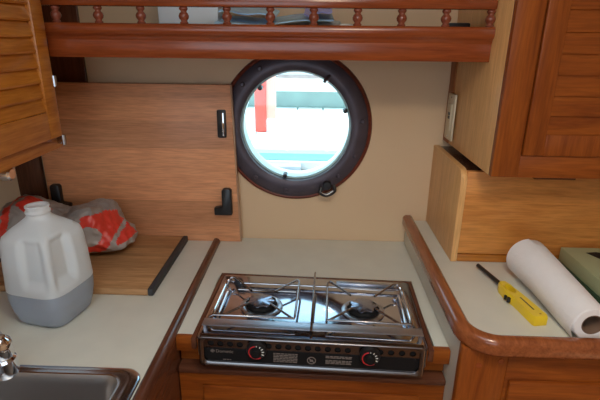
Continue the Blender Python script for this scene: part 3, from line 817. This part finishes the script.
# body in two lobes around the trigger hole
hx, hy, hr = .130, -.0005, .0
bm = bmesh.new()
outer = []
N_ = 72
def outline(t):
    d = Vector((cos(t), sin(t))); best = 0; c = Vector((.128, 0))
    n = len(out)
    for i in range(n):
        p, q = Vector(out[i]), Vector(out[(i+1) % n]); e = q-p
        den = d.x*e.y-d.y*e.x
        if abs(den) < 1e-12: continue
        w_ = p-c; s_ = (w_.x*e.y-w_.y*e.x)/den; u_ = (w_.x*d.y-w_.y*d.x)/den
        if s_ > 0 and -1e-6 <= u_ <= 1+1e-6: best = max(best, s_)
    return c+d*best
ts = sorted(set([2*pi*k/N_ for k in range(N_)]+[math.atan2(p[1], p[0]-.128) % (2*pi) for p in out]))
H0, H1 = 0, .021
L4 = []
for t in ts:
    o_ = outline(t); i_ = Vector((.128+.0215*cos(t), .0092*sin(t)))
    m_ = o_+(i_-o_)*.0
    sh_ = Vector((.128, 0))+(o_-Vector((.128, 0)))*(1-.003/max(.003, (o_-Vector((.128, 0))).length))
    L4.append([bm.verts.new((p.x, p.y, z)) for p, z in ((o_, H0), (o_, H1-.004), (sh_, H1), (i_, H1), (i_, H0))])
for k in range(len(ts)):
    a, c = L4[k], L4[(k+1) % len(ts)]
    for q in range(5): bm.faces.new((a[q], a[(q+1) % 5], c[(q+1) % 5], c[q]))
bmesh.ops.recalc_face_normals(bm, faces=bm.faces[:]); b._add(bm); b.build('body', M['yellow'], lg, 40)
b = MB(); b.xf = lxf(); b.tube([(.160, 0, .011), (.185, 0, .010), (.285, .002, .008)], [.0062, .0052, .0048], 14); b.build('tube', M['black'], lg, 60)
b = MB(); b.xf = lxf(); b.box(.030, .085, -.002, .0015, .0203, .0214, .0004); b.build('fuel_window', plain('dark_window', (.10, .06, .01), .3), lg)
b = MB(); b.xf = lxf(); b.lathe([(.0, .014), (.004, .0145), (.0045, .004), (.0, .004)], (.098, .0175, 0), 'z', 14); b.lathe([(.0, .0125), (.0035, .013), (.0035, .004), (.0, .004)], (.111, .0185, 0), 'z', 14); b.build('trigger', M['black'], lg)
b = MB(); b.xf = lxf(); b.lathe([(.0, .0225), (.0022, .022), (.0025, .0195)], (.012, -.004, 0), 'z', 12); b.build('screw', plain('brass_screw', (.55, .32, .05), .3, .8), lg)

bx = thing('tissue_box', (.74, .98, RZ), 'pale green cardboard box with dark print at the right edge', 'box')
MB().box(.627, .86, .84, 1.076, RZ+.0217, RZ+.0565, .0015).build('carton', M['pgreen'], bx)
MB().box(.622, .865, .836, 1.080, RZ+.0005, RZ+.0215, .002).build('base_tray', M['dgreen'], bx)
b = MB(); zt = RZ+.0566
leaf = [(.672, 1.045), (.700, 1.050), (.740, 1.030), (.790, .985), (.80, .955), (.755, .955), (.715, .980), (.688, 1.012)]
b.prism(leaf, 'z', zt-.0002, zt+.0004); b.build('printed_leaf', M['matblack'], bx)

# ------------------------------------------------------------------ light
Wd = bpy.data.worlds.new('World'); SC.world = Wd; Wd.use_nodes = True
bg = Wd.node_tree.nodes['Background']
bg.inputs['Color'].default_value = (.74, .88, 1.0, 1); bg.inputs['Strength'].default_value = 1.6
sun = bpy.data.lights.new('sun', 'SUN'); sun.energy = 3.4; sun.angle = radians(2); sun.color = (1, .95, .86)
so = bpy.data.objects.new('sun', sun); COL.objects.link(so)
so.rotation_euler = Vector((.45, -.10, -.88)).to_track_quat('-Z', 'Y').to_euler()
def area(name, loc, rot, sx, sy, e, col):
    l = bpy.data.lights.new(name, 'AREA'); l.shape = 'RECTANGLE'; l.size = sx; l.size_y = sy; l.energy = e; l.color = col
    o = bpy.data.objects.new(name, l); COL.objects.link(o); o.location = loc; o.rotation_euler = [radians(a) for a in rot]; return o
area('cabin_ceiling_lamp', (.15, .15, CE-.03), (0, 0, 0), .18, .18, 2.5, (1, .78, .5))

# ------------------------------------------------------------------ camera
cam = bpy.data.cameras.new('camera'); co = bpy.data.objects.new('camera', cam); COL.objects.link(co)
cam.sensor_width = 36; cam.lens = 460/600*36; cam.clip_start = .02
pi_, ro, ya = radians(19.35), radians(.68), radians(1.69)
fwd = Vector((0, cos(pi_), -sin(pi_))); up = Vector((0, sin(pi_), cos(pi_))); rgt = Vector((1, 0, 0))
Zr = Matrix.Rotation(ya, 3, 'Z'); fwd, up, rgt = Zr @ fwd, Zr @ up, Zr @ rgt
r2 = cos(ro)*rgt+sin(ro)*up; u2 = -sin(ro)*rgt+cos(ro)*up
m3 = Matrix((r2, u2, -fwd)).transposed()
co.matrix_world = Matrix.Translation((0, 0, .62)) @ m3.to_4x4()
SC.camera = co
SC.view_settings.view_transform = 'Standard'; SC.view_settings.look = 'None'
SC.view_settings.gamma = 1; SC.view_settings.use_curve_mapping = False
SC.view_settings.exposure = 0.84
